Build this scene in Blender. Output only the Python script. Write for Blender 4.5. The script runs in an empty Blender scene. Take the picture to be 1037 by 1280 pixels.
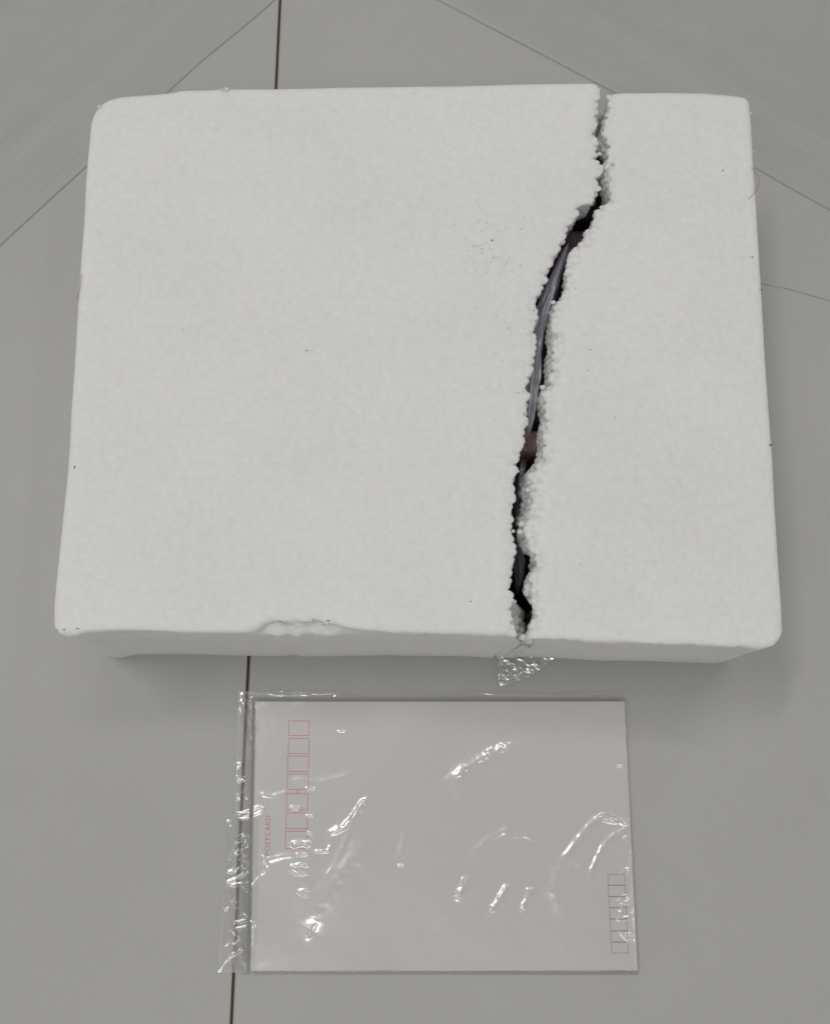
import bpy, bmesh, math, random
import numpy as np
from mathutils import Vector
from mathutils.geometry import delaunay_2d_cdt

random.seed(4); RNG = np.random.default_rng(11)
C = bpy.context.scene.collection
SC = bpy.context.scene

# ---------------------------------------------------------------- camera
F = 1313.0; W0, H0 = 1037.0, 1280.0        # focal length and frame of the photograph, in its pixels
TH = math.radians(10.8); CAMZ = 0.427
cd = bpy.data.cameras.new('camera'); cam = bpy.data.objects.new('camera', cd); C.objects.link(cam)
cd.sensor_fit = 'HORIZONTAL'; cd.sensor_width = 36.0; cd.lens = 36.0 * F / W0
cd.clip_start = 0.01; cd.clip_end = 50
cam.location = (0, 0, CAMZ); cam.rotation_euler = (TH, 0, 0)
SC.camera = cam

# ---------------------------------------------------------------- light: an indoor room with ceiling tubes
SC.view_settings.view_transform = 'Standard'; SC.view_settings.look = 'None'
SC.view_settings.exposure = 0.06; SC.view_settings.gamma = 1.0
w = bpy.data.worlds.new('World'); SC.world = w; w.use_nodes = True
bg = w.node_tree.nodes['Background']; bg.inputs[0].default_value = (1.0, 0.99, 0.975, 1); bg.inputs[1].default_value = 0.27
def tube(loc, L, Wd, power, col=(1, .988, .968)):
    l = bpy.data.lights.new('ceiling_tube', 'AREA'); l.shape = 'RECTANGLE'; l.size = L; l.size_y = Wd
    l.energy = power; l.color = col
    o = bpy.data.objects.new('ceiling_tube', l); C.objects.link(o); o.location = loc
    d = Vector((0, 0.1, 0.03)) - Vector(loc)
    o.rotation_euler = d.to_track_quat('-Z', 'Y').to_euler()
    return o
tube((0.20, 0.70, 1.9), .60, .08, 3.2)
tube((-0.60, 0.38, 1.9), .60, .10, 7.2)
tube((0.85, 0.10, 1.9), .5, .05, 1.0)
tube((-0.25, -0.90, 1.9), 1.5, .07, 6.2)
SC.cycles.max_bounces = 10; SC.cycles.transparent_max_bounces = 16

# ---------------------------------------------------------------- helpers
def P(x, y, z=0.0):
    """pixel of the photograph -> point on the horizontal plane at height z"""
    dx, dy = (x - W0 / 2) / F, (H0 / 2 - y) / F
    c, s = math.cos(TH), math.sin(TH)
    vx, vy, vz = dx, dy * c + s, dy * s - c
    t = (z - CAMZ) / vz
    return (vx * t, vy * t, z)
def P2(pts, z=0.0):
    return np.array([P(x, y, z)[:2] for x, y in pts])
def resample(pts, step):
    pts = np.asarray(pts, float); d = np.hypot(*np.diff(pts, axis=0).T); s = np.r_[0, np.cumsum(d)]
    n = max(2, int(round(s[-1] / step)) + 1); q = np.linspace(0, s[-1], n)
    return np.c_[np.interp(q, s, pts[:, 0]), np.interp(q, s, pts[:, 1])]
def smooth_line(p, it=1):
    p = p.copy()
    for _ in range(it): p[1:-1] = .25 * p[:-2] + .5 * p[1:-1] + .25 * p[2:]
    return p
def mesh_obj(name, V, Fc, mat, parent=None, smooth=True, loc=None, mats=None, idx=None):
    me = bpy.data.meshes.new(name); me.from_pydata([tuple(v) for v in V], [], [tuple(f) for f in Fc])
    for m in (mats or [mat]): me.materials.append(m)
    if idx is not None: me.polygons.foreach_set('material_index', idx)
    me.polygons.foreach_set('use_smooth', [smooth] * len(me.polygons)); me.update()
    o = bpy.data.objects.new(name, me); C.objects.link(o)
    if parent: o.parent = parent
    if loc: o.location = loc
    return o
def thing(name, label, cat, group=None, loc=(0, 0, 0)):
    o = bpy.data.objects.new(name, None); C.objects.link(o); o.location = loc; o.empty_display_size = .02
    o['label'] = label; o['category'] = cat
    if group: o['group'] = group
    return o
def tag(o, label, cat, group=None):
    o['label'] = label; o['category'] = cat
    if group: o['group'] = group
    return o

def sm(a, b, x):
    t = np.clip((x - a) / (b - a), 0, 1); return t * t * (3 - 2 * t)
class VNoise:
    """value noise on a lattice of random numbers"""
    def __init__(s, seed): s.g = np.random.default_rng(seed).random((32, 32, 32))
    def __call__(s, p, sc):
        p = np.asarray(p) / sc; i = np.floor(p).astype(int); f = p - i; f = f * f * (3 - 2 * f); r = 0
        for a in (0, 1):
            for b in (0, 1):
                for c in (0, 1):
                    wgt = (f[:, 0] if a else 1 - f[:, 0]) * (f[:, 1] if b else 1 - f[:, 1]) * (f[:, 2] if c else 1 - f[:, 2])
                    r = r + wgt * s.g[(i[:, 0] + a) % 32, (i[:, 1] + b) % 32, (i[:, 2] + c) % 32]
        return r * 2 - 1
VN = [VNoise(k) for k in range(6)]
class Beads:
    def __init__(s, seed): s.g = np.random.default_rng(seed).random((24, 24, 24, 3)) * .8 + .1
    def __call__(s, p, cell):
        """spherical caps of packed beads, 0..1"""
        q = np.asarray(p) / cell; i = np.floor(q).astype(int); best = np.full(len(q), 9.0)
        for a in (-1, 0, 1):
            for b in (-1, 0, 1):
                for c in (-1, 0, 1):
                    j = i + [a, b, c]; o = s.g[j[:, 0] % 24, j[:, 1] % 24, j[:, 2] % 24] + j
                    best = np.minimum(best, ((q - o) ** 2).sum(1))
        return np.sqrt(np.clip(.52 - best, 0, 1)) / .72
BD = Beads(5)

# ---------------------------------------------------------------- materials
def mat(name):
    m = bpy.data.materials.new(name); m.use_nodes = True; nt = m.node_tree
    return m, nt, nt.nodes['Principled BSDF'], nt.nodes['Material Output']
def N(nt, t, **kw):
    n = nt.nodes.new(t)
    for k, v in kw.items():
        if k.startswith('i_'): n.inputs[k[2:].replace('_', ' ')].default_value = v
        else: setattr(n, k, v)
    return n
def coords(nt, scale=(1, 1, 1), rz=0):
    g = N(nt, 'ShaderNodeNewGeometry'); mp = N(nt, 'ShaderNodeMapping')
    mp.inputs['Scale'].default_value = scale; mp.inputs['Rotation'].default_value = (0, 0, rz)
    nt.links.new(g.outputs['Position'], mp.inputs['Vector']); return mp.outputs[0]
def noise(nt, vec, sc, det=4, rough=.6):
    n = N(nt, 'ShaderNodeTexNoise'); n.inputs['Scale'].default_value = sc; n.inputs['Detail'].default_value = det
    n.inputs['Roughness'].default_value = rough; nt.links.new(vec, n.inputs['Vector']); return n.outputs['Fac']
def ramp(nt, fac, stops):
    r = N(nt, 'ShaderNodeValToRGB'); e = r.color_ramp.elements
    while len(e) < len(stops): e.new(.5)
    for k, (p, c) in enumerate(stops): e[k].position = p; e[k].color = (*c, 1)
    nt.links.new(fac, r.inputs[0]); return r.outputs[0]
def mathn(nt, op, a, b):
    n = N(nt, 'ShaderNodeMath', operation=op)
    for k, v in enumerate((a, b)):
        if isinstance(v, (int, float)): n.inputs[k].default_value = v
        else: nt.links.new(v, n.inputs[k])
    return n.outputs[0]
def mixc(nt, fac, a, b, mode='MIX'):
    n = N(nt, 'ShaderNodeMix', data_type='RGBA', blend_type=mode)
    if isinstance(fac, (int, float)): n.inputs[0].default_value = fac
    else: nt.links.new(fac, n.inputs[0])
    for k, v in ((6, a), (7, b)):
        if isinstance(v, tuple): n.inputs[k].default_value = (*v, 1)
        else: nt.links.new(v, n.inputs[k])
    return n.outputs[2]
def bump(nt, h, dist, strength, bsdf):
    b = N(nt, 'ShaderNodeBump'); b.inputs['Distance'].default_value = dist; b.inputs['Strength'].default_value = strength
    nt.links.new(h, b.inputs['Height']); nt.links.new(b.outputs[0], bsdf.inputs['Normal'])

def foam_material():
    m, nt, b, _ = mat('foam')
    v = coords(nt)
    big = noise(nt, v, 22, 3); fine = noise(nt, v, 380, 3, .7)
    vor = N(nt, 'ShaderNodeTexVoronoi', feature='SMOOTH_F1'); vor.inputs['Scale'].default_value = 430; vor.inputs['Smoothness'].default_value = .35
    nt.links.new(v, vor.inputs['Vector'])
    vd = vor.outputs['Distance']
    c = ramp(nt, big, [(.3, (.815, .815, .803)), (.7, (.85, .85, .837))])
    joint = ramp(nt, vd, [(.35, (1, 1, 1)), (.75, (.972, .971, .965))])
    c = mixc(nt, 1.0, c, joint, 'MULTIPLY')
    c = mixc(nt, 1.0, c, ramp(nt, vor.outputs['Color'], [(.2, (.982, .982, .978)), (.8, (1, 1, 1))]), 'MULTIPLY')
    grain = ramp(nt, fine, [(.3, (.975, .975, .97)), (.7, (1, 1, 1))])
    c = mixc(nt, 1.0, c, grain, 'MULTIPLY')
    # faint grubby marks
    d1 = noise(nt, v, 60, 6, .75)
    dirt = ramp(nt, d1, [(.64, (0, 0, 0)), (.78, (.35, .35, .35))])
    c = mixc(nt, dirt, c, (.60, .59, .55))
    nt.links.new(c, b.inputs['Base Color'])
    b.inputs['Roughness'].default_value = .62; b.inputs['Specular IOR Level'].default_value = .3
    b.inputs['Subsurface Weight'].default_value = .7; b.inputs['Subsurface Radius'].default_value = (1, 1, .95); b.inputs['Subsurface Scale'].default_value = .005
    h = mathn(nt, 'ADD', mathn(nt, 'MULTIPLY', vd, -.5), mathn(nt, 'MULTIPLY', fine, .35))
    bump(nt, h, .00058, .8, b)
    return m
FOAM = foam_material()

def grey_surface(name, c0, c1, rough, streak=None, rz=0.0):
    m, nt, b, _ = mat(name)
    v = coords(nt)
    big = noise(nt, v, 6, 4); fine = noise(nt, v, 900, 2, .7); mid = noise(nt, v, 90, 5, .7)
    c = ramp(nt, big, [(.3, c0), (.7, c1)])
    c = mixc(nt, 1.0, c, ramp(nt, mid, [(.3, (.975, .975, .97)), (.7, (1.0, 1.0, 1.0))]), 'MULTIPLY')
    c = mixc(nt, 1.0, c, ramp(nt, fine, [(.35, (.95, .95, .95)), (.65, (1, 1, 1))]), 'MULTIPLY')
    h = fine
    if streak:
        vs = coords(nt, (1, 1 / 45, 1), rz); vs.node.vector_type = 'TEXTURE'
        st = noise(nt, vs, streak, 4, .65)
        c = mixc(nt, 1.0, c, ramp(nt, st, [(.3, (.935, .935, .935)), (.7, (1.03, 1.03, 1.03))]), 'MULTIPLY')
        h = mathn(nt, 'ADD', fine, mathn(nt, 'MULTIPLY', st, 1.6))
    nt.links.new(c, b.inputs['Base Color'])
    nt.links.new(ramp(nt, mid, [(.3, (rough - .06,) * 3), (.7, (rough + .08,) * 3)]), b.inputs['Roughness'])
    b.inputs['Specular IOR Level'].default_value = .35
    bump(nt, h, .0002, .25, b)
    return m
TABLE = grey_surface('table_laminate', (.445, .443, .424), (.48, .478, .457), .5)

def plain(name, col, rough=.6, spec=.3, var=.08, sc=300):
    m, nt, b, _ = mat(name); v = coords(nt); n = noise(nt, v, sc, 4)
    lo = tuple(max(0, k * (1 - var)) for k in col); hi = tuple(k * (1 + var) for k in col)
    nt.links.new(ramp(nt, n, [(.3, lo), (.7, hi)]), b.inputs['Base Color'])
    b.inputs['Roughness'].default_value = rough; b.inputs['Specular IOR Level'].default_value = spec
    bump(nt, n, .0002, .2, b)
    return m
SEAM = plain('seam_brown', (.050, .040, .032), .7)
SEAM_EDGE = plain('seam_edge_tan', (.40, .31, .21), .6)
PAPER = plain('card_paper', (.70, .68, .662), .75, .2, .015, 500)
PAPER2 = plain('card_paper_lower', (.56, .545, .52), .8, .2, .02, 500)
RED = plain('red_print', (.68, .15, .12), .7, .2, .12, 2500)
RED2 = plain('dull_red_print', (.40, .19, .18), .7, .2, .15, 2500)
DARK = plain('dark_cloth', (.105, .098, .110), .6, .35, .4, 200)
PURPLE = plain('purple_cloth', (.085, .048, .075), .6, .3, .35, 350)
BROWN = plain('brown_cloth', (.17, .115, .11), .7, .2, .35, 600)
HAIR = plain('hair_brown', (.22, .13, .07), .5)
SPECK = plain('dirt_dark', (.10, .10, .10), .8)
SCRATCH = plain('scratch', (.30, .30, .285), .5)

def film_material(name, gloss_rough=.13, veil=.02, ior=1.85, tint=(.985, .985, .985), veilcol=(.8, .8, .8)):
    m, nt, b, out = mat(name); nt.nodes.remove(b)
    tr = N(nt, 'ShaderNodeBsdfTransparent'); tr.inputs[0].default_value = (*tint, 1)
    gl = N(nt, 'ShaderNodeBsdfGlossy'); gl.inputs['Roughness'].default_value = gloss_rough
    df = N(nt, 'ShaderNodeBsdfDiffuse'); df.inputs[0].default_value = (*veilcol, 1)
    gl2 = N(nt, 'ShaderNodeBsdfGlossy'); gl2.inputs['Roughness'].default_value = .33
    v = coords(nt); n = noise(nt, v, 240, 1, .5); n2 = noise(nt, v, 60, 2)
    bp = N(nt, 'ShaderNodeBump'); bp.inputs['Distance'].default_value = .0004; bp.inputs['Strength'].default_value = .16
    nt.links.new(mathn(nt, 'ADD', n, mathn(nt, 'MULTIPLY', n2, 2.0)), bp.inputs['Height'])
    for s in (gl, gl2): nt.links.new(bp.outputs[0], s.inputs['Normal'])
    m1 = N(nt, 'ShaderNodeMixShader'); m1.inputs[0].default_value = veil
    nt.links.new(tr.outputs[0], m1.inputs[1]); nt.links.new(df.outputs[0], m1.inputs[2])
    # thin two-sided film: Schlick reflectance from |N.I|, the same from either side
    g = N(nt, 'ShaderNodeNewGeometry'); vm = N(nt, 'ShaderNodeVectorMath', operation='DOT_PRODUCT')
    nt.links.new(bp.outputs[0], vm.inputs[0]); nt.links.new(g.outputs['Incoming'], vm.inputs[1])
    co = mathn(nt, 'SUBTRACT', 1.0, mathn(nt, 'ABSOLUTE', vm.outputs['Value'], 0.0))
    R0 = 2 * ((ior - 1) / (ior + 1)) ** 2 * 1.05
    fz = mathn(nt, 'ADD', mathn(nt, 'MULTIPLY', mathn(nt, 'POWER', co, 5.0), 1 - R0), R0)
    mg = N(nt, 'ShaderNodeMixShader'); mg.inputs[0].default_value = .42
    nt.links.new(gl.outputs[0], mg.inputs[1]); nt.links.new(gl2.outputs[0], mg.inputs[2])
    m2 = N(nt, 'ShaderNodeMixShader'); nt.links.new(fz, m2.inputs[0])
    nt.links.new(m1.outputs[0], m2.inputs[1]); nt.links.new(mg.outputs[0], m2.inputs[2])
    nt.links.new(m2.outputs[0], out.inputs['Surface'])
    return m
FILM = film_material('clear_film')
FILM_BAG = film_material('crumpled_film', .13, .05, 2.5, (.95, .95, .95))
FILM_MILKY = film_material('milky_film', .22, .62, 1.6, (.8, .8, .84), (.50, .48, .55))

# ---------------------------------------------------------------- table: two panels with a recessed seam
tb = bpy.data.objects.new('table', None); C.objects.link(tb); tb['kind'] = 'structure'; tb['label'] = 'grey laminate table top with a dark brown seam'
a = np.array(P(289.5, 1280)[:2]); b_ = np.array(P(350.5, 0)[:2]); d = (b_ - a) / np.linalg.norm(b_ - a); nrm = np.array([d[1], -d[0]])
p0, p1 = a - d * 1.4, b_ + d * 1.6
def slab(name, A, B, side, near, far, z0, z1, m, bev=.0003):
    """a long board beside the seam line, from 'near' to 'far' metres off it"""
    q = [A + side * nrm * near, B + side * nrm * near, B + side * nrm * far, A + side * nrm * far]
    if side > 0: q = q[::-1]
    bm = bmesh.new(); vs = [bm.verts.new((*p, z)) for z in (z0, z1) for p in q]
    bm.faces.new(vs[3::-1]); bm.faces.new(vs[4:])
    for k in range(4): bm.faces.new((vs[k], vs[(k + 1) % 4], vs[4 + (k + 1) % 4], vs[4 + k]))
    bmesh.ops.recalc_face_normals(bm, faces=bm.faces)
    if bev: bmesh.ops.bevel(bm, geom=[e for e in bm.edges if all(v.co.z > z1 - 1e-5 for v in e.verts)], offset=bev, segments=2, affect='EDGES')
    me = bpy.data.meshes.new(name); bm.to_mesh(me); bm.free(); me.materials.append(m)
    o = bpy.data.objects.new(name, me); C.objects.link(o); o.parent = tb; return o
slab('table_panel', p0, p1, -1, .00078, 1.6, -.025, 0, TABLE)
slab('table_panel', p0, p1, 1, .00068, 1.6, -.025, 0, TABLE)
slab('seam_strip', p0, p1, 1, -.00075, .00030, -.02, -.0006, SEAM, 0)
slab('seam_edging', p0, p1, 1, .00031, .00066, -.02, -.0004, SEAM_EDGE, 0)
# hairline scratches on the table to the right of the foam
def ribbon(name, pts, width, z, m, parent=None, jit=0):
    p = resample(P2(pts, z), .003); t = np.gradient(p, axis=0); t /= np.linalg.norm(t, axis=1)[:, None]; n = np.c_[t[:, 1], -t[:, 0]]
    wv = width * (1 + jit * RNG.uniform(-1, 1, len(p)))[:, None] / 2
    V = np.r_[np.c_[p + n * wv, np.full(len(p), z)], np.c_[p - n * wv, np.full(len(p), z)]]; L = len(p)
    return mesh_obj(name, V, [(k, k + 1, L + k + 1, L + k) for k in range(L - 1)], m, parent)
ribbon('scratch', [(940, 352), (985, 361), (1037, 376), (1080, 390)], .0004, .00008, SCRATCH, tb, .5)

# ---------------------------------------------------------------- grey plastic sheets behind the box
def sheet(label, edge, far, rz, seed):
    """thin sheet lying on the table; edge: pixels of its near edge, far: the off-frame corners"""
    m = grey_surface('grey_sheet', (.425, .425, .41), (.46, .46, .445), .42, 26, rz)
    e = P2(edge); n0, n1 = 160, 60
    e = resample(smooth_line(resample(e, .004), 2), np.hypot(*np.diff(e, axis=0).T).sum() / (n0 - 1)); n0 = len(e)
    dr = np.array([math.cos(rz), math.sin(rz)]); out = np.array(far, float)
    V = []; s = np.linspace(0, 1, n1) ** 1.3
    base = np.arange(n0) / n0
    for j, t in enumerate(s):
        q = e + out * t
        dist = t * np.linalg.norm(out)
        lift = .00010 + .00012 * (VN[seed](np.c_[base * 9, np.full(n0, 3.3), np.full(n0, dist * 8)], 1.0) + 1) * .7
        lift = lift + .0009 * np.exp(-((dist - .030) / .004) ** 2) + .0006 * np.exp(-((dist - .052) / .003) ** 2) + .0010 * np.exp(-((dist - .085) / .006) ** 2)
        V.append(np.c_[q, lift])
    V = np.concatenate(V); Fc = [(j * n0 + i, j * n0 + i + 1, (j + 1) * n0 + i + 1, (j + 1) * n0 + i) for j in range(n1 - 1) for i in range(n0 - 1)]
    o = mesh_obj('plastic_sheet', V, Fc, m)
    sd = o.modifiers.new('thickness', 'SOLIDIFY'); sd.thickness = .00010; sd.offset = 1
    return tag(o, label, 'plastic sheet', 'grey sheets behind the foam')
def ang(p, q):
    A, B = P(*p), P(*q); return math.atan2(B[1] - A[1], B[0] - A[0])
aL = ang((0, 310), (345, 0)); aR = ang((545, 0), (1037, 262))
sheet('grey ribbed plastic sheet crossing the top left corner beside the table seam',
      [(-330, 640), (-160, 462), (-60, 364), (0, 308), (55, 257), (110, 207), (165, 158), (218, 108), (255, 74), (300, 38), (345, -1), (400, -50), (520, -160)],
      (.35 * -math.sin(aL), .35 * math.cos(aL)), aL, 1)
sheet('grey ribbed plastic sheet crossing the top right corner behind the broken foam',
      [(300, -125), (420, -62), (545, -1), (640, 49), (743, 103), (850, 160), (945, 211), (990, 237), (1037, 263), (1180, 345), (1330, 435)],
      (.45 * -math.sin(aR), .45 * math.cos(aR)), aR, 2)

# ---------------------------------------------------------------- broken foam box, two pieces
HB = .085; WALL = .014; SLAB = .013
LEFT_OUT = [(647, 800), (640, 795), (600, 792), (545, 792), (500, 791), (462, 788), (425, 784), (412, 779), (404, 779), (397, 775), (385, 779), (360, 776), (338, 774), (330, 777), (322, 786), (300, 790),
            (230, 790), (160, 788), (110, 789), (85, 794), (72, 792), (66, 783), (66, 755), (71, 705), (76, 660), (82, 600), (85, 560), (88, 505), (92, 450), (95, 400), (100, 330), (103, 285), (105, 255), (106, 225),
            (109, 190), (113, 150), (119, 136), (129, 126), (143, 120), (162, 118), (190, 116), (222, 113), (223, 111), (270, 110), (276, 108), (290, 109), (345, 109), (420, 107), (500, 106), (570, 105), (640, 103), (700, 102), (741, 101.5), (748, 103), (751.5, 110)]
LEFT_CRACK = [(751.8, 110.5), (749.9, 119), (747.9, 131), (749.3, 137), (744, 146.6), (747, 153.5), (743.4, 162), (744, 169), (749.9, 180), (742.6, 187.6), (747, 191.5), (744, 198), (750.8, 202), (754.0, 207), (752.8, 215), (744.4, 223.8), (751.8, 235.5), (742, 246), (741, 253), (725.5, 254.5), (722.5, 269.7), (709.8, 282.4), (706, 301), (692.3, 322), (690, 333),
              (683, 339.8), (686, 345.6), (678, 359), (669.3, 376), (672.3, 388.6), (673, 398), (667.4, 408), (670.3, 427.7), (667.4, 447), (665.4, 464.8), (656.2, 485.3), (662.5, 492), (658.6, 513.6), (660.5, 525), (656.6, 544.8), (652.5, 560),
              (645.5, 580), (649.5, 588.8), (643.8, 592.5), (642.5, 610), (645, 622.5), (638.8, 637.5), (641, 650), (638.8, 667.5), (642.5, 676), (645, 687.5), (642.5, 705), (639.5, 720), (638.8, 737.5), (641, 745), (638.8, 767.5), (642.5, 780), (645, 792.5), (647, 800)]
RIGHT_CRACK = [(760, 117), (761, 129), (756.7, 148.6), (752.8, 164), (756.7, 174), (758.3, 187.7), (760, 195.5), (754.8, 201.3), (755.6, 215), (759.6, 234.5), (763.6, 246), (754.8, 254), (743, 258), (738, 275.5), (728.4, 287), (725.5, 297), (715.7, 306.8), (708.9, 312.7), (706, 329), (703.5, 340),
               (704.5, 355.4), (696, 374), (687, 379), (684, 404), (686.9, 421.8), (684, 437.4), (683.6, 459), (679.7, 481.4), (672.3, 486), (673.2, 503.8), (677, 513.6), (672.3, 533), (674.6, 554.6), (668.8, 575), (656, 585), (651, 590), (651, 617.5), (647.5, 635), (645, 652.5), (641.6, 661), (647.5, 676), (660, 696), (662.5, 710), (656, 720), (652.5, 737.5), (663.8, 760), (662.5, 772.5), (656, 785), (657.5, 797), (655, 805)]
_BY = [100, 117, 140, 200, 245, 262, 300, 340, 380, 480, 560, 582, 600, 640, 672, 720, 780, 800, 805]
_BS = [0, 0, 1, 2, 2, 4, 5, 5, 7, 8, 8, 9, 17, 19, 15, 8, 6, 1, 0]
RIGHT_CRACK = [(x + float(np.interp(y, _BY, _BS)), y) for x, y in RIGHT_CRACK]      # upper lip of the sloping fracture face
RIGHT_OUT = [(655, 805), (664, 799), (700, 799), (760, 802), (820, 805), (880, 806), (930, 808), (962, 809), (973, 805), (978.5, 793), (978, 765), (975, 720), (972, 670), (969, 620), (966, 570), (962, 515), (958, 455), (954, 390), (950, 325), (946, 255), (942, 195), (939.5, 150), (937.5, 125), (933, 119.5), (910, 117), (880, 114.5), (830, 113.5), (775, 114), (765, 114.5), (760, 117)]

_yy = np.arange(60, 860, 4.0); _YP = (np.array([P(700, y, HB)[1] for y in _yy])[::-1], _yy[::-1])
def build_piece(side, out_px, crack_px, label, thing_name):
    """side -1: left piece, +1: right piece.  The outline runs clockwise for one and counter for the other."""
    out = resample(P2(out_px, HB), .0012); out = smooth_line(out, 2 if side < 0 else 2)
    crk = resample(P2(crack_px, HB), .00036); crk = smooth_line(crk, 1)
    yF, yB = out[:, 1].min(), out[:, 1].max()               # front / far
    loop = np.r_[out[:-1], crk[:-1]]; nO, nC = len(out) - 1, len(crk) - 1; n = len(loop)
    isC = np.r_[np.zeros(nO, bool), np.ones(nC, bool)]
    area = .5 * np.sum(loop[:, 0] * np.roll(loop[:, 1], -1) - np.roll(loop[:, 0], -1) * loop[:, 1])
    if area < 0:
        loop = loop[::-1].copy(); isC = isC[::-1].copy()
    # outward normals from a smoothed copy
    sl = loop.copy()
    for _ in range(4): sl = .25 * np.roll(sl, 1, 0) + .5 * sl + .25 * np.roll(sl, -1, 0)
    t = np.roll(sl, -1, 0) - np.roll(sl, 1, 0); t /= np.linalg.norm(t, axis=1)[:, None] + 1e-12; nr = np.c_[t[:, 1], -t[:, 0]]
    crackN = np.array([-side, 0.0])
    nr = np.where(isC[:, None], nr * .35 + crackN * .65, nr); nr /= np.linalg.norm(nr, axis=1)[:, None] + 1e-12
    # ---- side wall levels
    zs = np.r_[0, .0003, .0007, .0012, .0018, .0025, np.arange(.0031, SLAB, .0006), SLAB, np.linspace(SLAB + .001, HB, 74)]
    R = .0014
    front = (~isC) & (loop[:, 1] < yF + .008)
    smf = sm(yF + .020, yF + .004, loop[:, 1]) * (~isC)
    cdist = lambda p: np.sqrt(((p[:, None, :] - crk[None, ::3, :]) ** 2).sum(2)).min(1)
    dO = np.full(n, 9.0); dO[:] = cdist(loop)
    wobble = VN[0](np.c_[loop, np.zeros(n)], .03) * .0003
    levels = []
    for dz in zs:
        # outer walls: rounded shoulder, small taper, the front swells out a little lower down
        o_out = -R + np.sqrt(max(0, R * R - max(0, R - dz) ** 2)) if dz < R else 0.0
        o = np.full(n, o_out) + wobble * min(1, dz / .004)
        o += VN[1](np.c_[loop, np.full(n, dz)], .012) * .00018 * min(1, dz / .002)
        bulge = (1 if side < 0 else .45) * smf * (.0014 * sm(0, .02, dz) + .0018 * sm(.03, .085, dz))
        if side < 0:   # below the chipped rim the wall stands proud
            pa, pb = P(296, 790.5, HB), P(470, 789.5, HB)             # the rim is chipped, the wall below it is not
            notch = np.where((loop[:, 0] > pa[0]) & (loop[:, 0] < pb[0]), np.maximum(0, loop[:, 1] - np.interp(loop[:, 0], [pa[0], pb[0]], [pa[1], pb[1]])), 0)
            notchv = notch * sm(.0022, .0060, dz) * front
        o = o + bulge + .0050 * sm(.005, .085, dz) * (~isC) * (1 - smf)
        lq = np.c_[loop, np.full(n, dz)]; X_ = loop[:, 0]
        rag = np.exp(-((X_ + .036) / .014) ** 4) + .8 * np.exp(-((X_ + .113) / .006) ** 2) + .45 * sm(-.02, .0, X_)
        if side > 0: rag = .35 + .4 * np.exp(-((X_ - .11) / .01) ** 2)
        o = o + np.where(front, rag * (VN[4](lq, .0032) * .0008 + VN[5](lq, .0012) * .00035) * sm(0, .0008, dz) * sm(.012, .005, dz), 0)
        o = o + np.where(front, .0005 * np.exp(-((dz - .0022) / .0011) ** 2) * (.5 + VN[0](lq, .012)), 0)
        # fracture faces: packed beads, wandering with depth
        q = np.c_[loop, np.full(n, HB - dz)]
        bead = BD(q, .0022)
        oc = (bead - (.64 if side > 0 else .70)) * .0021 * (.55 + .45 * min(1, dz / .001)) - .0004 * (1 - min(1, dz / .0006))
        oc = oc + VN[2](q, .007) * .0012 * sm(0, .008, dz)
        if side < 0:
            oc = oc - VN[2](q, .007) * .0008 * sm(0, .008, dz) - .0010 * sm(0, .005, dz)
            nearF = sm(yF + .017, yF + .011, loop[:, 1])
            oc = oc + nearF * (.0046 * sm(.0005, .013, dz) + .0026 * sm(.012, .026, dz))       # lower part of the front wall leans into the gap
            oc = oc - sm(yB - .045, yB - .02, loop[:, 1]) * .0 
        else:
            yp = np.interp(loop[:, 1], *_YP)                          # belt width along the crack
            f_ = min(1, dz / SLAB); sh = np.interp(yp, _BY, _BS)
            oc = oc + (sh - 6 * f_ * (sh > 2)) * .00026 * (f_ ** .8)
            oc = oc - sm(yF + .02, yF + .012, loop[:, 1]) * .0028 * sm(.002, .012, dz)
        off = np.where(isC, oc, o)
        # blend at the corners between fracture and skin
        w_ = np.clip(dO / .0016, 0, 1); off = np.where(isC, off, off * w_ + (1 - w_) * np.minimum(off, -.0004))
        P3 = np.c_[loop + nr * off[:, None], np.full(n, HB - dz)]
        if side < 0: P3[:, 1] -= notchv
        P3[:, 0] += side * .006 * sm(0, .085, dz) * smf * np.clip((np.abs(loop[:, 0]) - .075) / .03, 0, 1)
        levels.append(P3)
    # ---- top sheet: boundary = level 0, interior points dense near the crack
    bnd = levels[0]
    x0, x1 = loop[:, 0].min(), loop[:, 0].max(); pts = []
    g1 = np.stack(np.meshgrid(np.arange(x0, x1, .0028), np.arange(yF, yB, .0028)), -1).reshape(-1, 2)
    cx0, cx1 = crk[:, 0].min() - .008, crk[:, 0].max() + .008
    g2 = np.stack(np.meshgrid(np.arange(cx0, cx1, .00042), np.arange(yF, yB, .00042)), -1).reshape(-1, 2)
    g3 = np.stack(np.meshgrid(np.arange(x0, x1, .0011), np.arange(yF, yB, .0011)), -1).reshape(-1, 2)
    # polygon test along scanlines
    def inside(p):
        c = np.zeros(len(p), bool); A = bnd[:, :2]; B = np.roll(A, -1, 0)
        for (ax, ay), (bx, by) in zip(A, B):
            if ay == by: continue
            m_ = ((p[:, 1] >= min(ay, by)) & (p[:, 1] < max(ay, by)))
            if m_.any(): 
                xi = ax + (p[m_, 1] - ay) * (bx - ax) / (by - ay); c[np.flatnonzero(m_)[p[m_, 0] < xi]] ^= True
        return c
    def nearest(p, q, chunk=4000):
        r = np.empty(len(p))
        for k in range(0, len(p), chunk): r[k:k + chunk] = np.sqrt(((p[k:k + chunk, None] - q[None]) ** 2).sum(2)).min(1)
        return r
    cs = crk[::2]; os_ = out[::1]
    d1 = nearest(g1, cs); d2 = nearest(g2, cs)
    g3 = g3[(nearest(g3, os_) < .004)]; d3 = nearest(g3, cs); g3 = g3[d3 > .0062]
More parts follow.
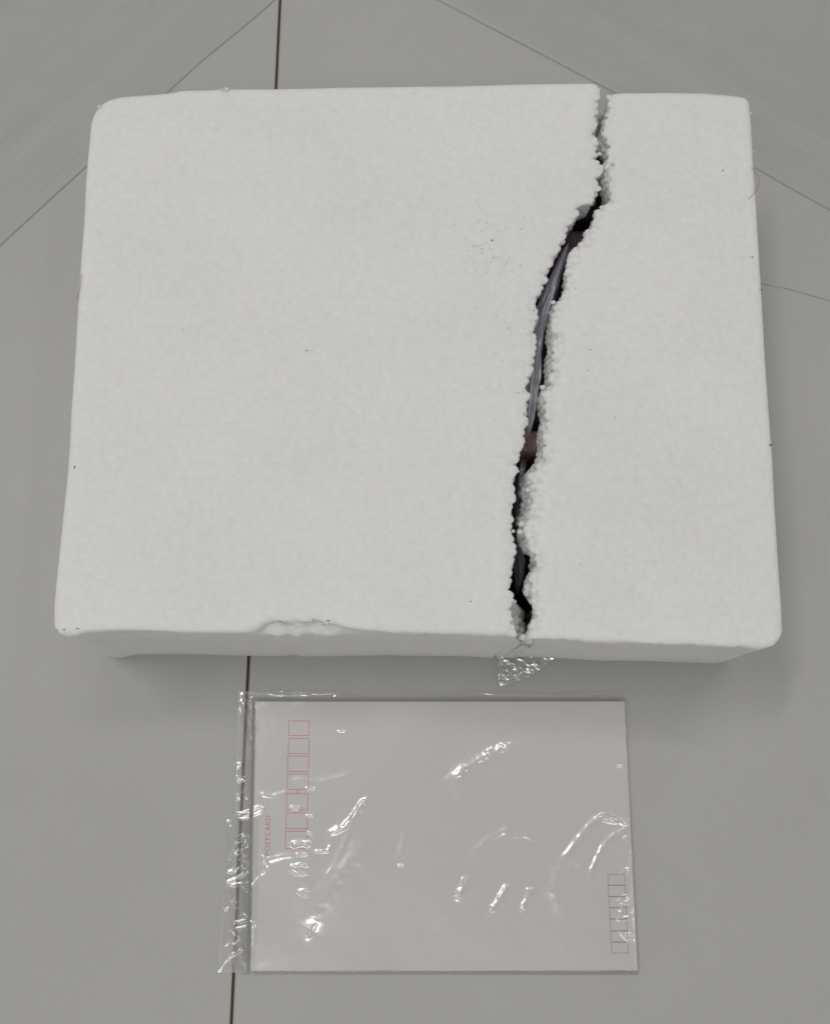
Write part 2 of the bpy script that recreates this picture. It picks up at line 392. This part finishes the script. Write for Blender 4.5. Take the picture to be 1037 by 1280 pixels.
    g1 = g1[(d1 > .0065) & (nearest(g1, os_) > .0045)]; g2 = g2[d2 < .006]
    g = np.r_[g1, g2, g3]; g = g + RNG.uniform(-1, 1, g.shape) * .00008
    g = g[inside(g)]; bd = nearest(g, bnd[:, :2]); g = g[bd > .00022]
    allp = np.r_[bnd[:, :2], g]
    res = delaunay_2d_cdt([Vector(p) for p in allp], [], [list(range(n))], 1, 1e-9)
    vo = np.array([tuple(v) for v in res[0]]); faces = res[2]; origin = res[3]
    dC = nearest(vo, cs); dE = nearest(vo, os_)
    q = np.c_[vo, np.full(len(vo), HB)]
    z = VN[3](q, .05) * .00022 + VN[4](q, .011) * .00010 * 1.0
    nb = sm(.0045, .0004, dC)
    amp = (.0008 if side < 0 else .0015)
    # worn, crumbly belt: wider on the right-hand piece towards the front
    belt = nb if side < 0 else sm(.0050, .0008, dC) * sm(yB - .02, yB - .06, vo[:, 1]) + nb * .4
    belt = np.clip(belt * (.55 + .6 * VN[5](q, .02)), 0, 1.2)
    z = z + (BD(q, .0022) - .8) * amp * belt
    z = z - (.0002 if side < 0 else .0008) * belt
    z = z - .0004 * sm(.003, 0, dE) * sm(.0, .002, dE)
    # join: map boundary ring to wall level 0
    ring = {}
    for vi, og in enumerate(origin):
        for o_ in og:
            if o_ < n: ring[o_] = vi
    V = [tuple(p) for p in np.c_[vo, HB + z]]; Fc = [tuple(f) for f in faces]
    zr = np.array([z[ring[k]] for k in range(n)])
    base = len(V)
    full = np.ones(n, bool)
    inwall = (loop[:, 1] < yF + WALL) | (loop[:, 1] > yB - WALL)
    full = (~isC) | inwall
    for li, L in enumerate(levels):
        if li == 0: continue
        fade = math.exp(-zs[li] / .004); L = L.copy(); L[:, 2] += zr * fade
        V += [tuple(p) for p in L]
    idx = lambda li, k: ring[k] if li == 0 else base + (li - 1) * n + k
    kS = int(np.argmin(np.abs(zs - SLAB)))
    for li in range(len(zs) - 1):
        for k in range(n):
            k2 = (k + 1) % n
            if li >= kS and not (full[k] and full[k2]): continue
            Fc.append((idx(li, k), idx(li + 1, k), idx(li + 1, k2), idx(li, k2)))
    # ---- hollow: underside of the slab and inner wall faces
    inner = []
    lvl = levels[kS]
    ci = [k for k in range(n) if isC[k] and not inwall[k]]
    # order the crack indices along the loop
    st = next(k for k in ci if (k - 1) % n not in set(ci)); order = []
    k = st; cset = set(ci)
    while k in cset: order.append(k); k = (k + 1) % n
    first, last = lvl[order[0], :2], lvl[order[-1], :2]
    xo = (x0 + WALL) if side < 0 else (x1 - WALL)
    corners = [(xo + (-side) * .004, last[1]), (xo, last[1] + (.004 if last[1] < 0.2 and last[1] < first[1] else -.004)), (xo, first[1] + (-.004 if first[1] > last[1] else .004)), (xo + (-side) * .004, first[1])]
    cav = [tuple(lvl[k, :2]) for k in order] + corners
    zi = HB - SLAB; b0 = len(V)
    V += [(x, y, zi) for x, y in cav]; V += [(x, y, 0.0) for x, y in cav]
    m_ = len(cav); nc = len(order)
    Fc.append(tuple(b0 + k for k in range(m_))[::-1])
    for k in range(nc - 1, m_):
        k2 = (k + 1) % m_; Fc.append((b0 + k, b0 + k2, b0 + m_ + k2, b0 + m_ + k))
    return mesh_obj(thing_name, V, Fc, FOAM)
left = build_piece(-1, LEFT_OUT, LEFT_CRACK, '', 'foam_box_piece')
tag(left, 'larger left piece of the broken white foam box, chipped along its front edge', 'foam piece', 'broken white foam box')
right = build_piece(1, RIGHT_CRACK[::-1][:0] or RIGHT_OUT, RIGHT_CRACK, '', 'foam_box_piece')
tag(right, 'narrow right piece of the broken white foam box, beside the crack', 'foam piece', 'broken white foam box')

def blob(bm, c, r, seed, sq=(1, 1, 1), sub=2):
    g = bmesh.ops.create_icosphere(bm, subdivisions=sub, radius=1)['verts']; rr = random.Random(seed)
    for v in g:
        k = 1 + rr.uniform(-.12, .12); v.co = Vector((c[0] + v.co.x * r * sq[0] * k, c[1] + v.co.y * r * sq[1] * k, c[2] + v.co.z * r * sq[2] * k))
def bm_obj(name, bm, m, parent=None, smooth=True):
    me = bpy.data.meshes.new(name); bm.to_mesh(me); bm.free(); me.materials.append(m)
    me.polygons.foreach_set('use_smooth', [smooth] * len(me.polygons))
    o = bpy.data.objects.new(name, me); C.objects.link(o)
    if parent: o.parent = parent
    return o
# loose beads and crumbs clinging to the foam
def crumbs(parent, spots, name='loose_bead'):
    for k, (x, y, r, dz) in enumerate(spots):
        bm = bmesh.new(); p = P(x, y, HB + dz); blob(bm, p, r, k * 7 + 1, (1.1, .9, .75))
        bm_obj(name, bm, FOAM, parent)
crumbs(left, [(283, 112, .0011, -.0006), (278, 112, .0007, -.0006), (124, 133, .0007, -.0006), (749, 192, .0008, -.0010),
              (641, 664, .0007, -.0014), (642, 752, .0008, -.002)])
crumbs(right, [(678, 484, .0010, -.0018), (691, 378, .0009, -.0016), (652, 655, .0011, -.0018), (650, 665, .0010, -.0018),
               (660, 612, .0010, -.0022), (662, 603, .0009, -.0016), (654, 797, .0013, -.003), (660, 800, .0014, -.0035), (937, 141, .0007, -.0010), (938, 160, .0006, -.001), (938.5, 172, .0006, -.001), (940, 190, .0005, -.001),
               (760, 212, .0011, -.001), (762, 225, .0012, -.001), (758, 172, .0011, -.0012), (765, 206, .0009, -.0006)])
# dark specks, one small mesh part on each piece
def specks(parent, spots):
    bm = bmesh.new()
    for k, (x, y, r, s) in enumerate(spots):
        p = P(x, y, HB + .0001); blob(bm, (p[0], p[1], HB + .0001), r, 50 + k, (1 * s, 1 / s, .35), 1)
    o = bm_obj('dirt_specks', bm, SPECK, parent); o['kind'] = 'stuff'
specks(left, [(383, 438, .00028, 1.4), (615, 300, .00035, 1.1), (651, 286, .0002, 1.6), (602, 311, .0002, 1), (584, 313, .00015, 1), (667, 388, .00022, 1), (661, 385, .00015, 1), (228, 412, .00018, 1), (588, 752, .00022, 1.5), (619, 363, .00014, 1),
              (93, 584, .00035, .6), (622, 268, .00016, 1), (655, 272, .00014, 1), (455, 520, .00012, 1), (322, 640, .00014, 1), (655, 410, .00015, 1.3), (80, 787, .0003, 2), (97, 786, .0003, 2.5), (410, 776, .00035, 2), (350, 777, .0003, 3)])
def rim_dirt(parent):
    bm = bmesh.new(); rr = random.Random(3)
    for k in range(34):
        x = rr.uniform(334, 414); x = x if k < 22 else rr.uniform(70, 104)
        y = 777 + 2.5 * math.sin(x * .11) + rr.uniform(-1.5, 3.5) if k < 22 else 787 + rr.uniform(-3, 3)
        p = P(x, y, HB - .0004); blob(bm, p, rr.uniform(.00010, .00028), k, (rr.uniform(1, 3), 1, .6), 1)
    o = bm_obj('rim_dirt', bm, RIMD, parent); o['kind'] = 'stuff'
RIMD = plain('dirt_rim', (.52, .49, .45), .8)
rim_dirt(left)
def pits(parent, n, cx, cy, sx, sy, seed):
    bm = bmesh.new(); rr = random.Random(seed)
    for k in range(n):
        p = P(rr.gauss(cx, sx), rr.gauss(cy, sy), HB); blob(bm, (p[0], p[1], HB + .00005), rr.uniform(.00012, .0003), k, (rr.uniform(.8, 1.8), 1, .4), 1)
    o = bm_obj('surface_pits', bm, PITM, parent); o['kind'] = 'stuff'
PITM = plain('foam_pit', (.66, .66, .64), .8)
pits(left, 46, 606, 320, 26, 42, 9); pits(left, 26, 628, 470, 14, 60, 12)
specks(right, [(963, 556, .00045, 1.3), (738, 437, .00022, 1.5), (734, 463, .0002, 1), (768, 522, .0002, .6), (903, 213, .00025, 1), (940, 321, .0003, 1.6), (952, 362, .0003, 2), (719, 360, .0002, .5), (842, 332, .00013, 1), (800, 600, .00013, 1), (725, 706, .00018, .5)])
# small brown-grey bruise and hairs
def hair(label, pts, zs, r=.00010):
    cu = bpy.data.curves.new('hair', 'CURVE'); cu.dimensions = '3D'; cu.bevel_depth = r; cu.bevel_resolution = 1
    sp = cu.splines.new('NURBS'); sp.points.add(len(pts) - 1); sp.use_endpoint_u = True; sp.order_u = 3
    for k, ((x, y), z) in enumerate(zip(pts, zs)): sp.points[k].co = (*P(x, y, z), 1)
    cu.materials.append(HAIR)
    tmp = bpy.data.objects.new('tmp', cu); C.objects.link(tmp); dg = bpy.context.evaluated_depsgraph_get()
    me = bpy.data.meshes.new_from_object(tmp.evaluated_get(dg)); bpy.data.objects.remove(tmp)
    o = bpy.data.objects.new('hair', me); C.objects.link(o); tag(o, label, 'hair'); return o
hair('fine brown hair curling over the upper right edge of the foam', [(935, 249), (944, 240), (949, 229), (947, 216), (938, 209)], [HB + .0006, HB + .0009, HB + .0005, HB + .0006, HB + .0007], .00007)
hair('fine brown hair stuck on the upper left edge of the foam', [(102, 342), (101, 356), (99, 366), (96, 374)], [HB + .0006, HB + .0007, HB + .0005, HB - .0002], .00007)

# ---------------------------------------------------------------- what shows inside the crack
cont = thing('wrapped_bundle', 'dark cloth bundle in a crumpled clear bag, seen through the crack in the foam', 'bundle', loc=(0, 0, 0))
def cloth_patch(name, px0, px1, py0, py1, z, amp, m, seed, res=.0012):
    A = P(px0, py1, z); B = P(px1, py0, z); xs = np.arange(A[0], B[0], res); ys = np.arange(A[1], B[1], res)
    X, Y = np.meshgrid(xs, ys); q = np.c_[X.ravel() + .01 * seed, Y.ravel() * .6, np.full(X.size, seed * .013)]
    Z = z + amp * (VN[seed % 6](q, .02) + .45 * VN[(seed + 1) % 6](q, .007) + .2 * VN[(seed + 2) % 6](q, .003))
    ex = np.minimum(X - xs[0], xs[-1] - X).ravel(); ey = np.minimum(Y - ys[0], ys[-1] - Y).ravel()
    e = np.clip(np.minimum(ex, ey) / min(.014, .22 * (ys[-1] - ys[0])), 0, 1); Z = Z * np.sqrt(1 - (1 - e) ** 2) * 1.0 + .0004
    V = np.c_[X.ravel(), Y.ravel(), Z]; nx = len(xs)
    Fc = [(j * nx + i, j * nx + i + 1, (j + 1) * nx + i + 1, (j + 1) * nx + i) for j in range(len(ys) - 1) for i in range(nx - 1)]
    return mesh_obj(name, V, Fc, m, cont)
cloth_patch('dark_cloth', 575, 745, 300, 735, .058, .004, DARK, 1)
cloth_patch('purple_cloth', 672, 752, 274, 352, .069, .003, PURPLE, 2)
cloth_patch('brown_cloth', 632, 690, 528, 572, .0735, .003, BROWN, 3)
def film_strip(name, centre, halfw, z, m, seed, amp=.0016):
    c = resample(P2(centre, z), .0005); wds = np.interp(np.linspace(0, 1, len(c)), np.linspace(0, 1, len(halfw)), halfw)
    nu = 26; u = np.linspace(-1, 1, nu); V = []
    for k, (p, hw) in enumerate(zip(c, wds)):
        q = np.c_[u * 3.1, np.full(nu, k * .008), np.full(nu, seed * 2.7)]
        h = 1.0 - np.abs((VN[seed](q, .9))) * 1.6 + .4 * VN[(seed + 1) % 6](np.c_[u * 3, np.full(nu, k * .05), np.full(nu, 0.)], .5)
        e = min(k, len(c) - 1 - k) / 12; e = min(1, e)
        V.append(np.c_[p[0] + u * hw, np.full(nu, p[1]), z + amp * h - .009 * u ** 4 - .014 * (1 - e) ** 2])
    V = np.concatenate(V); L = len(c)
    Fc = [(k * nu + i, k * nu + i + 1, (k + 1) * nu + i + 1, (k + 1) * nu + i) for k in range(L - 1) for i in range(nu - 1)]
    return mesh_obj(name, V, Fc, m, cont)
film_strip('bag_film', [(714, 292), (704, 318), (692, 350), (680, 385), (672, 410), (668, 440), (668, 470), (664, 500), (661, 530), (659, 552)],
           [.0006, .0018, .0026, .0032, .0034, .0034, .0034, .0030, .0024, .0008], .0765, FILM_MILKY, 2)
film_strip('bag_film', [(657, 556), (652, 590), (648, 625), (646, 660), (650, 700), (650, 738)], [.0022, .0018, .0014, .0016, .0028, .0010], .0640, FILM_MILKY, 4, .0014)
# crumpled corner of the bag sticking out under the front wall
def crumple(name, pts, hfun, m, parent, res=.0006, seed=0):
    poly = P2(pts); x0, y0 = poly.min(0); x1, y1 = poly.max(0)
    g = np.stack(np.meshgrid(np.arange(x0, x1, res), np.arange(y0, y1, res)), -1).reshape(-1, 2)
    bd = resample(np.r_[poly, poly[:1]], res * 1.2)[:-1]
    c = np.zeros(len(g), bool)
    for (ax, ay), (bx, by) in zip(bd, np.roll(bd, -1, 0)):
        if ay == by: continue
        m_ = (g[:, 1] >= min(ay, by)) & (g[:, 1] < max(ay, by)); xi = ax + (g[:, 1] - ay) * (bx - ax) / (by - ay); c ^= m_ & (g[:, 0] < xi)
    g = g[c]; dd = np.sqrt(((g[:, None] - bd[None]) ** 2).sum(2)).min(1); g = g[dd > res * .5]
    res_ = delaunay_2d_cdt([Vector(p) for p in np.r_[bd, g]], [], [list(range(len(bd)))], 1, 1e-9)
    v = np.array([tuple(q) for q in res_[0]]); z = hfun(v)
    return mesh_obj(name, np.c_[v, z], [tuple(f) for f in res_[2]], m, parent)
crumple('bag_edge', [(300, 795), (300, 816), (340, 817), (420, 818), (520, 817), (560, 817), (622, 816), (700, 822), (780, 825), (895, 827), (880, 800)],
        lambda v: .0006 + .0006 * (1 - np.abs(VN[2](np.c_[v, v[:, :1] * 0], .009))) ** 3, FILM_BAG, cont, .0011)

# ---------------------------------------------------------------- postcard in its clear sleeve
ZC = .0026                                              # top of the card
CARD = [(320, 877.5), (780, 877), (797, 1213.5), (313.5, 1213.5)]
cardt = thing('postcard', 'off-white postcard with red postal code boxes inside a clear sleeve', 'postcard', loc=(0, 0, 0))
def card_mesh(name, corners, z0, z1, m, parent, r=.0006):
    q = P2(corners, z1); bm = bmesh.new()
    vs = [bm.verts.new((*p, z)) for z in (z0, z1) for p in q]
    bm.faces.new(vs[3::-1]); bm.faces.new(vs[4:])
    for k in range(4): bm.faces.new((vs[k], vs[(k + 1) % 4], vs[4 + (k + 1) % 4], vs[4 + k]))
    bmesh.ops.recalc_face_normals(bm, faces=bm.faces)
    bmesh.ops.bevel(bm, geom=bm.edges[:], offset=.00008, segments=1, affect='EDGES')
    return bm_obj(name, bm, m, parent, False)
card_mesh('card', CARD, .0004, ZC, PAPER, cardt)
def pr_frame(name, quad, wpx, m, z, skip=None):
    """outline box printed flat on the card"""
    q = np.array(quad, float); c = q.mean(0); V = []; inn = []
    for k in range(4):
        e = q[k] - c; inn.append(q[k] - np.sign(e) * wpx)
    V = [P(x, y, z) for x, y in q] + [P(x, y, z) for x, y in inn]
    return mesh_obj(name, V, [(k, (k + 1) % 4, 4 + (k + 1) % 4, 4 + k) for k in range(4)], m, cardt, False)
zp = ZC + .00005
ys = [(901, 920), (923, 942.5), (945, 965), (967.5, 987.5), (992, 1013), (1016, 1036.5), (1039, 1061.5)]
for k, (y0, y1) in enumerate(ys):
    xl = 360.8 - (y0 - 901) * .0305; xr = 387 - (y0 - 901) * .020
    pr_frame('postal_code_box', [(xl, y0), (xr, y0), (xr - .4, y1), (xl - .5, y1)], .75, RED, zp)
pr_frame('printed_dash', [(371, 987.7), (372.2, 987.7), (372.2, 991.8), (371, 991.8)], .55, RED, zp)
yb = [1093, 1107, 1121, 1135, 1149, 1164, 1178, 1192]
for k in range(7):
    y0, y1 = yb[k], yb[k + 1]; xl = 759 + k * .72; xr = 780.5 + k * .70
    pr_frame('return_code_box', [(xl, y0), (xr, y0), (xr + .7, y1), (xl + .7, y1)], .55, RED2, zp + .00001 * (k % 2))
def lettering(name, body, px, py, size, rot, m, z, parent):
    cu = bpy.data.curves.new(name, 'FONT'); cu.body = body; cu.size = size; cu.space_character = 1.08
    tmp = bpy.data.objects.new('tmp', cu); C.objects.link(tmp); dg = bpy.context.evaluated_depsgraph_get()
    me = bpy.data.meshes.new_from_object(tmp.evaluated_get(dg)); bpy.data.objects.remove(tmp)
    me.materials.clear(); me.materials.append(m)
    o = bpy.data.objects.new(name, me); C.objects.link(o); o.location = P(px, py, z); o.rotation_euler = (0, 0, rot); o.parent = parent; return o
lettering('printed_word', 'POSTCARD', 337.0, 1070, .0028, math.radians(90.5), RED, zp, cardt)

# sleeve: a thin sheet of clear film, pressed on the card, creased
SLEEVE = thing('clear_sleeve', 'crinkled transparent plastic sleeve over the postcard, with a sticky flap at its left', 'plastic sleeve', loc=(0, 0, 0))
# ridges: (points in pixels, half width px, height mm)
RID = [
 ([(688, 1125), (700, 1100), (722, 1078)], 12, .42), ([(560, 992), (600, 962), (650, 935)], 14, .5), ([(385, 1160), (420, 1105), (460, 1050)], 15, .55),
 ([(640, 1046), (655, 1044), (668, 1050)], 3, .10), ([(700, 1078), (712, 1062), (727, 1042), (742, 1026), (752, 1021), (764, 1024), (772, 1028)], 4.6, .5), ([(734, 1100), (742, 1082), (752, 1060), (765, 1045), (777, 1038), (787, 1033), (776, 1028), (768, 1024)], 3.8, .45),
 ([(572, 1122), (578, 1108), (583, 1096)], 4.2, .45), ([(612, 1138), (622, 1128), (630, 1114), (635, 1104)], 4.6, .6), ([(651, 1136), (659, 1124), (662, 1108)], 4.4, .6),
 ([(560, 977), (580, 962), (600, 948), (640, 932)], 7, .33), ([(566, 974), (578, 966), (590, 960)], 3, .12), ([(700, 1080), (694, 1110), (700, 1140)], 9, .22), ([(590, 1070), (612, 1048), (636, 1036)], 5, .16), ([(392, 1150), (420, 1100), (450, 1060)], 7, .20),
 ([(385, 1172), (392, 1160), (398, 1148)], 4, .45), ([(384, 1170), (382, 1150), (400, 1110), (425, 1070), (440, 1030)], 5, .12), ([(412, 1042), (430, 1034), (440, 1024), (448, 1012), (460, 996)], 4.2, .6),
 ([(394, 1064), (410, 1064), (414, 1055)], 2.2, .3), ([(428, 1037), (440, 1028), (446, 1016)], 2.5, .3),
 ([(366, 1080), (362, 1086), (370, 1092), (385, 1092)], 2, .26), ([(366, 1082), (376, 1080), (386, 1082)], 2, .26), ([(372, 1115), (378, 1112), (387, 1112)], 1.9, .25), ([(374, 1114), (380, 1120), (386, 1120)], 1.9, .25),
 ([(364, 1056), (378, 1054), (388, 1056)], 3.6, .5), ([(370, 1068), (386, 1068)], 2.2, .28), ([(382, 985), (394, 986)], 1.6, .2), ([(383, 1019), (392, 1020)], 1.6, .22), ([(384, 1040), (391, 1043)], 1.6, .22), ([(384, 1050), (391, 1056)], 1.6, .22),
 ([(325, 1078), (345, 1072), (370, 1068)], 4, .12), ([(328, 1092), (334, 1080), (327, 1068)], 2.5, .34), ([(364, 1010), (374, 1010)], 2.5, .22),
 ([(325, 992), (340, 996), (360, 990)], 3, .10), ([(422, 914), (432, 915)], 1.4, .16), ([(497, 1081), (505, 1082)], 1.6, .22), ([(499, 1070), (506, 1040)], 3, .08), ([(360, 975), (400, 978), (440, 968)], 4, .09), 
 ([(773, 1096), (780, 1086), (787, 1086), (786, 1093), (779, 1098)], 1.7, .26), ([(770, 1124), (782, 1119), (788, 1127), (774, 1128)], 2, .36), ([(772, 1133), (777, 1140), (772, 1148), (788, 1146)], 2.4, .36), ([(774, 1160), (776, 1168), (784, 1176), (792, 1174), (793, 1168), (774, 1167)], 1.7, .28),
 ([(783, 1046), (777, 1047)], 1.6, .24), ([(771, 958), (778, 958)], 1.6, .18), ([(786, 1060), (789, 1100), (793, 1160), (795, 1210)], 1.8, .22), ([(786, 1142), (792, 1136), (793, 1150)], 2.2, .3),
 # left margin
 ([(300, 886), (303, 900), (309, 918), (316, 934), (320, 944)], 1.5, .30), ([(302, 876), (309, 890), (316, 902), (322, 914)], 1.3, .22),
 ([(295, 958), (299, 954), (302, 956), (297, 961), (294, 960)], 1.4, .26), ([(289, 973), (297, 971), (306, 973), (304, 976), (296, 977), (289, 975)], 1.4, .28), ([(287, 996), (294, 994), (301, 997), (297, 1000), (290, 998)], 1.3, .24), ([(286, 1008), (289, 1004), (290, 1008)], 1.2, .2),
 ([(296, 1018), (306, 1017), (316, 1012), (324, 1008), (330, 1011), (327, 1015), (316, 1020), (306, 1024), (298, 1024)], 1.5, .30), ([(307, 998), (311, 1006), (316, 1012)], 1.3, .16),
 ([(294, 1052), (302, 1047), (311, 1050), (303, 1058), (296, 1060)], 2.6, .44), ([(285, 1076), (292, 1066), (300, 1058)], 1.5, .28), ([(296, 1068), (303, 1063), (307, 1068), (300, 1072)], 1.6, .32), ([(300, 1074), (296, 1084), (290, 1090), (283, 1091)], 1.8, .34), ([(303, 1080), (310, 1082)], 2.6, .34),
 ([(282, 1104), (296, 1099), (306, 1092), (313, 1082)], 1.5, .3), ([(282, 1108), (298, 1106), (314, 1105), (322, 1094), (328, 1080), (330, 1070)], 1.5, .32), ([(285, 1110), (290, 1122), (296, 1134), (302, 1144), (312, 1150), (320, 1156)], 1.7, .2), ([(288, 1126), (294, 1124)], 2, .3),
 ([(279, 1136), (282, 1139), (286, 1135)], 1.1, .2), ([(292, 1163), (302, 1161), (312, 1158), (321, 1152)], 1.5, .3), ([(292, 1155), (304, 1152), (312, 1149)], 1.3, .2), ([(285, 1150), (289, 1160), (292, 1168)], 1.8, .24), ([(282, 1182), (288, 1174), (291, 1166)], 1.3, .22), ([(291, 1180), (299, 1172)], 1.2, .16),
 ([(271, 1217), (280, 1203), (288, 1195), (297, 1190), (303, 1187)], 1.4, .32), ([(300, 1104), (308, 1112), (315, 1122)], 1.6, .16),
 # top hem
 ([(305, 868), (330, 866), (350, 868), (372, 865), (400, 867), (430, 864)], 1.1, .2), ([(335, 866), (345, 869), (390, 868)], 1.0, .15), ([(417, 872), (421, 869), (440, 870), (465, 876)], 1.2, .18), ([(580, 865), (640, 867), (700, 869), (720, 869), (742, 865), (780, 867)], 1.3, .22), ([(577, 871), (600, 873), (622, 875), (645, 875)], 1.0, .15), ([(725, 875), (740, 871), (765, 870), (779, 867)], 1.3, .22),
 ([(302, 868), (306, 874), (316, 877)], 1.1, .18)]
def film_sheet(name, poly, zfun, step, ridges, parent, m):
    """grid over a quad given in pixels (tl, tr, br, bl)"""
    tl, tr, br, bl = [np.array(p, float) for p in poly]
    nx = int(np.linalg.norm(tr - tl) / step) + 1; ny = int(np.linalg.norm(bl - tl) / step) + 1
    U, Vv = np.meshgrid(np.linspace(0, 1, nx), np.linspace(0, 1, ny))
    G = (tl * ((1 - U) * (1 - Vv))[..., None] + tr * (U * (1 - Vv))[..., None] + br * (U * Vv)[..., None] + bl * ((1 - U) * Vv)[..., None])
    X, Y = G[..., 0], G[..., 1]; h = np.zeros_like(X)
    for pts, wd, ht in ridges:
        my = np.mean([a_[1] for a_ in pts]); mx = np.mean([a_[0] for a_ in pts])
        if my < 878: wd, ht = wd * 1.8, .5
        elif mx < 325: wd, ht = wd * 1.25, max(ht, .25)
        p = smooth_line(resample(pts, 1.5), 2)
        x0, y0 = p.min(0) - 4 * wd; x1, y1 = p.max(0) + 4 * wd
        msk = (X > x0) & (X < x1) & (Y > y0) & (Y < y1)
        if not msk.any(): continue
        q = np.c_[X[msk], Y[msk]]; dmin = np.full(len(q), 1e9); tt = np.zeros(len(q))
        for k in range(len(p) - 1):
            a_, b2 = p[k], p[k + 1]; ab = b2 - a_; t = np.clip(((q - a_) @ ab) / (ab @ ab + 1e-9), 0, 1)
            dd = np.linalg.norm(q - a_ - t[:, None] * ab, axis=1); tt = np.where(dd < dmin, (k + t) / (len(p) - 1), tt); dmin = np.minimum(dd, dmin)
        taper = np.clip(np.minimum(tt, 1 - tt) * 5 + .35, 0, 1)
        jq = np.c_[q / 10, np.full(len(q), ht * 9)]
        dj = np.abs(dmin + wd * .22 * VN[5](jq, .6)) if 2.1 < wd < 12 else dmin
        add = (min(ht * 1.6, (.085 if my < 878 else .104) * wd) if wd < 12 else ht) * 1e-3 * np.exp(-(dj / wd) ** 2) * taper * (1 + (.3 if 2.1 < wd < 12 else .12) * VN[4](jq, .7))
        hm = h[msk]; h[msk] = np.maximum(hm, add) + .3 * np.minimum(hm, add)
    Z = zfun(X, Y, h)
    c, s = math.cos(TH), math.sin(TH); dx, dy = (X - W0 / 2) / F, (H0 / 2 - Y) / F
    z_flat = ZC; vy, vz = dy * c + s, dy * s - c; t = (z_flat - CAMZ) / vz
    V = np.c_[(dx * t).ravel(), (vy * t).ravel(), Z.ravel()]
    I = np.arange(nx * ny).reshape(ny, nx); Fc = np.c_[I[:-1, :-1].ravel(), I[1:, :-1].ravel(), I[1:, 1:].ravel(), I[:-1, 1:].ravel()]
    me = bpy.data.meshes.new(name); me.vertices.add(len(V)); me.vertices.foreach_set('co', V.ravel())
    me.loops.add(Fc.size); me.loops.foreach_set('vertex_index', Fc.ravel().astype(np.int32))
    me.polygons.add(len(Fc)); me.polygons.foreach_set('loop_start', (np.arange(len(Fc)) * 4).astype(np.int32)); me.polygons.foreach_set('loop_total', np.full(len(Fc), 4, np.int32))
    me.polygons.foreach_set('use_smooth', np.ones(len(Fc), bool)); me.update(calc_edges=True); me.materials.append(m)
    o = bpy.data.objects.new(name, me); C.objects.link(o); o.parent = parent; return o
def z_main(X, Y, h):
    xl = 320 + (Y - 877.5) * (-6.5 / 336); xr = 780 + (Y - 877) * (17 / 336.5)
    dout = np.maximum(np.maximum(xl - X, X - xr), np.maximum(877.3 - Y, Y - 1213.5))
    base = .0009 + (ZC + .0004 - .0009) * (1 - sm(0.3, 6.5, dout))
    q = np.c_[X.ravel() / 10, Y.ravel() / 10, np.zeros(X.size)]
    und = (VN[0](q, 6.5) * .00030 + VN[1](q, 2.6) * .00007 + VN[2](q * [1, .5, 1] + 7, 1.1) * .000018).reshape(X.shape)
    crk = (1 - np.abs(VN[3](q + 3, 2.3).reshape(X.shape))) ** 6 * .00006 * sm(0, 8, dout)
    return np.maximum(base + und * .9 + .00025, .0003) + h + crk
film_sheet('sleeve_front', [(297, 864), (781, 866), (799, 1219), (289, 1217)], z_main, .62, RID, SLEEVE, FILM)
def z_flap(X, Y, h):
    q = np.c_[X.ravel() / 10, Y.ravel() / 10, np.full(X.size, 5.)]
    return .0018 + (VN[4](q, 3.2) * .00040 + VN[5](q, 1.3) * .00005).reshape(X.shape) + h * .8 + .0032 * sm(292, 318, X) 
film_sheet('sleeve_flap', [(283, 1025), (322, 1022), (318, 1217), (272, 1217)], z_flap, .6, [(r[0], r[1], r[2]) for r in RID if np.mean([p[0] for p in r[0]]) < 325 and np.mean([p[1] for p in r[0]]) > 1030] +
           [([(283, 1026), (281, 1060), (280, 1100), (277, 1130)], 1.2, .28), ([(281, 1028), (287, 1025), (290, 1028), (286, 1033)], 1.1, .2)], SLEEVE, FILM)

# crumpled corner of the bag sticking out under the front wall
TUFT = [([(623, 814), (623, 837), (624.5, 856)], 1.3, .3), ([(631, 830), (637, 828), (640, 831), (635, 837), (641, 843), (638, 848), (631, 847), (630, 841)], 1.4, .3), ([(650, 815), (646, 822), (655, 825), (661, 831), (669, 824)], 1.3, .3),
        ([(660, 831), (668, 829), (674, 833)], 1.2, .3), ([(645, 831), (656, 836), (666, 842), (658, 848), (650, 852), (649, 846)], 1.3, .3), ([(625, 857), (630, 849), (629, 840)], 1.3, .3), ([(641, 850), (647, 854)], 1.2, .3),
        ([(677, 822), (690, 822), (700, 824), (687, 829)], 1.3, .25), ([(634, 820), (640, 826), (648, 840), (640, 846)], 1.3, .25), ([(636, 834), (628, 838)], 1.2, .25)]
def z_tuft(X, Y, h):
    q = np.c_[X.ravel() / 10, Y.ravel() / 10, np.full(X.size, 9.)]
    return .0022 + (VN[1](q, 1.6) * .0005 + (1 - np.abs(VN[2](q, .8))) ** 3 * .0004).reshape(X.shape) + h * 1.3
film_sheet('bag_corner', [(621, 806), (706, 812), (664, 845), (623.5, 859)], z_tuft, .45, TUFT, cont, FILM_BAG)
# strips along the card's bottom and left edges, tinted darker than the sleeve film
TINTED = film_material('tinted_film', .2, .02, 1.5, (.86, .86, .85))
def z_strip(X, Y, h): return .0004 + 0 * X + h
film_sheet('sleeve_edge_strip', [(300, 1209), (798, 1209), (799.5, 1221), (300, 1221)], z_strip, 2.5, [], SLEEVE, TINTED)
film_sheet('sleeve_edge_strip', [(308, 879), (323, 879), (318, 1208.5), (301, 1208.5)], z_strip, 2.5, [], SLEEVE, TINTED)
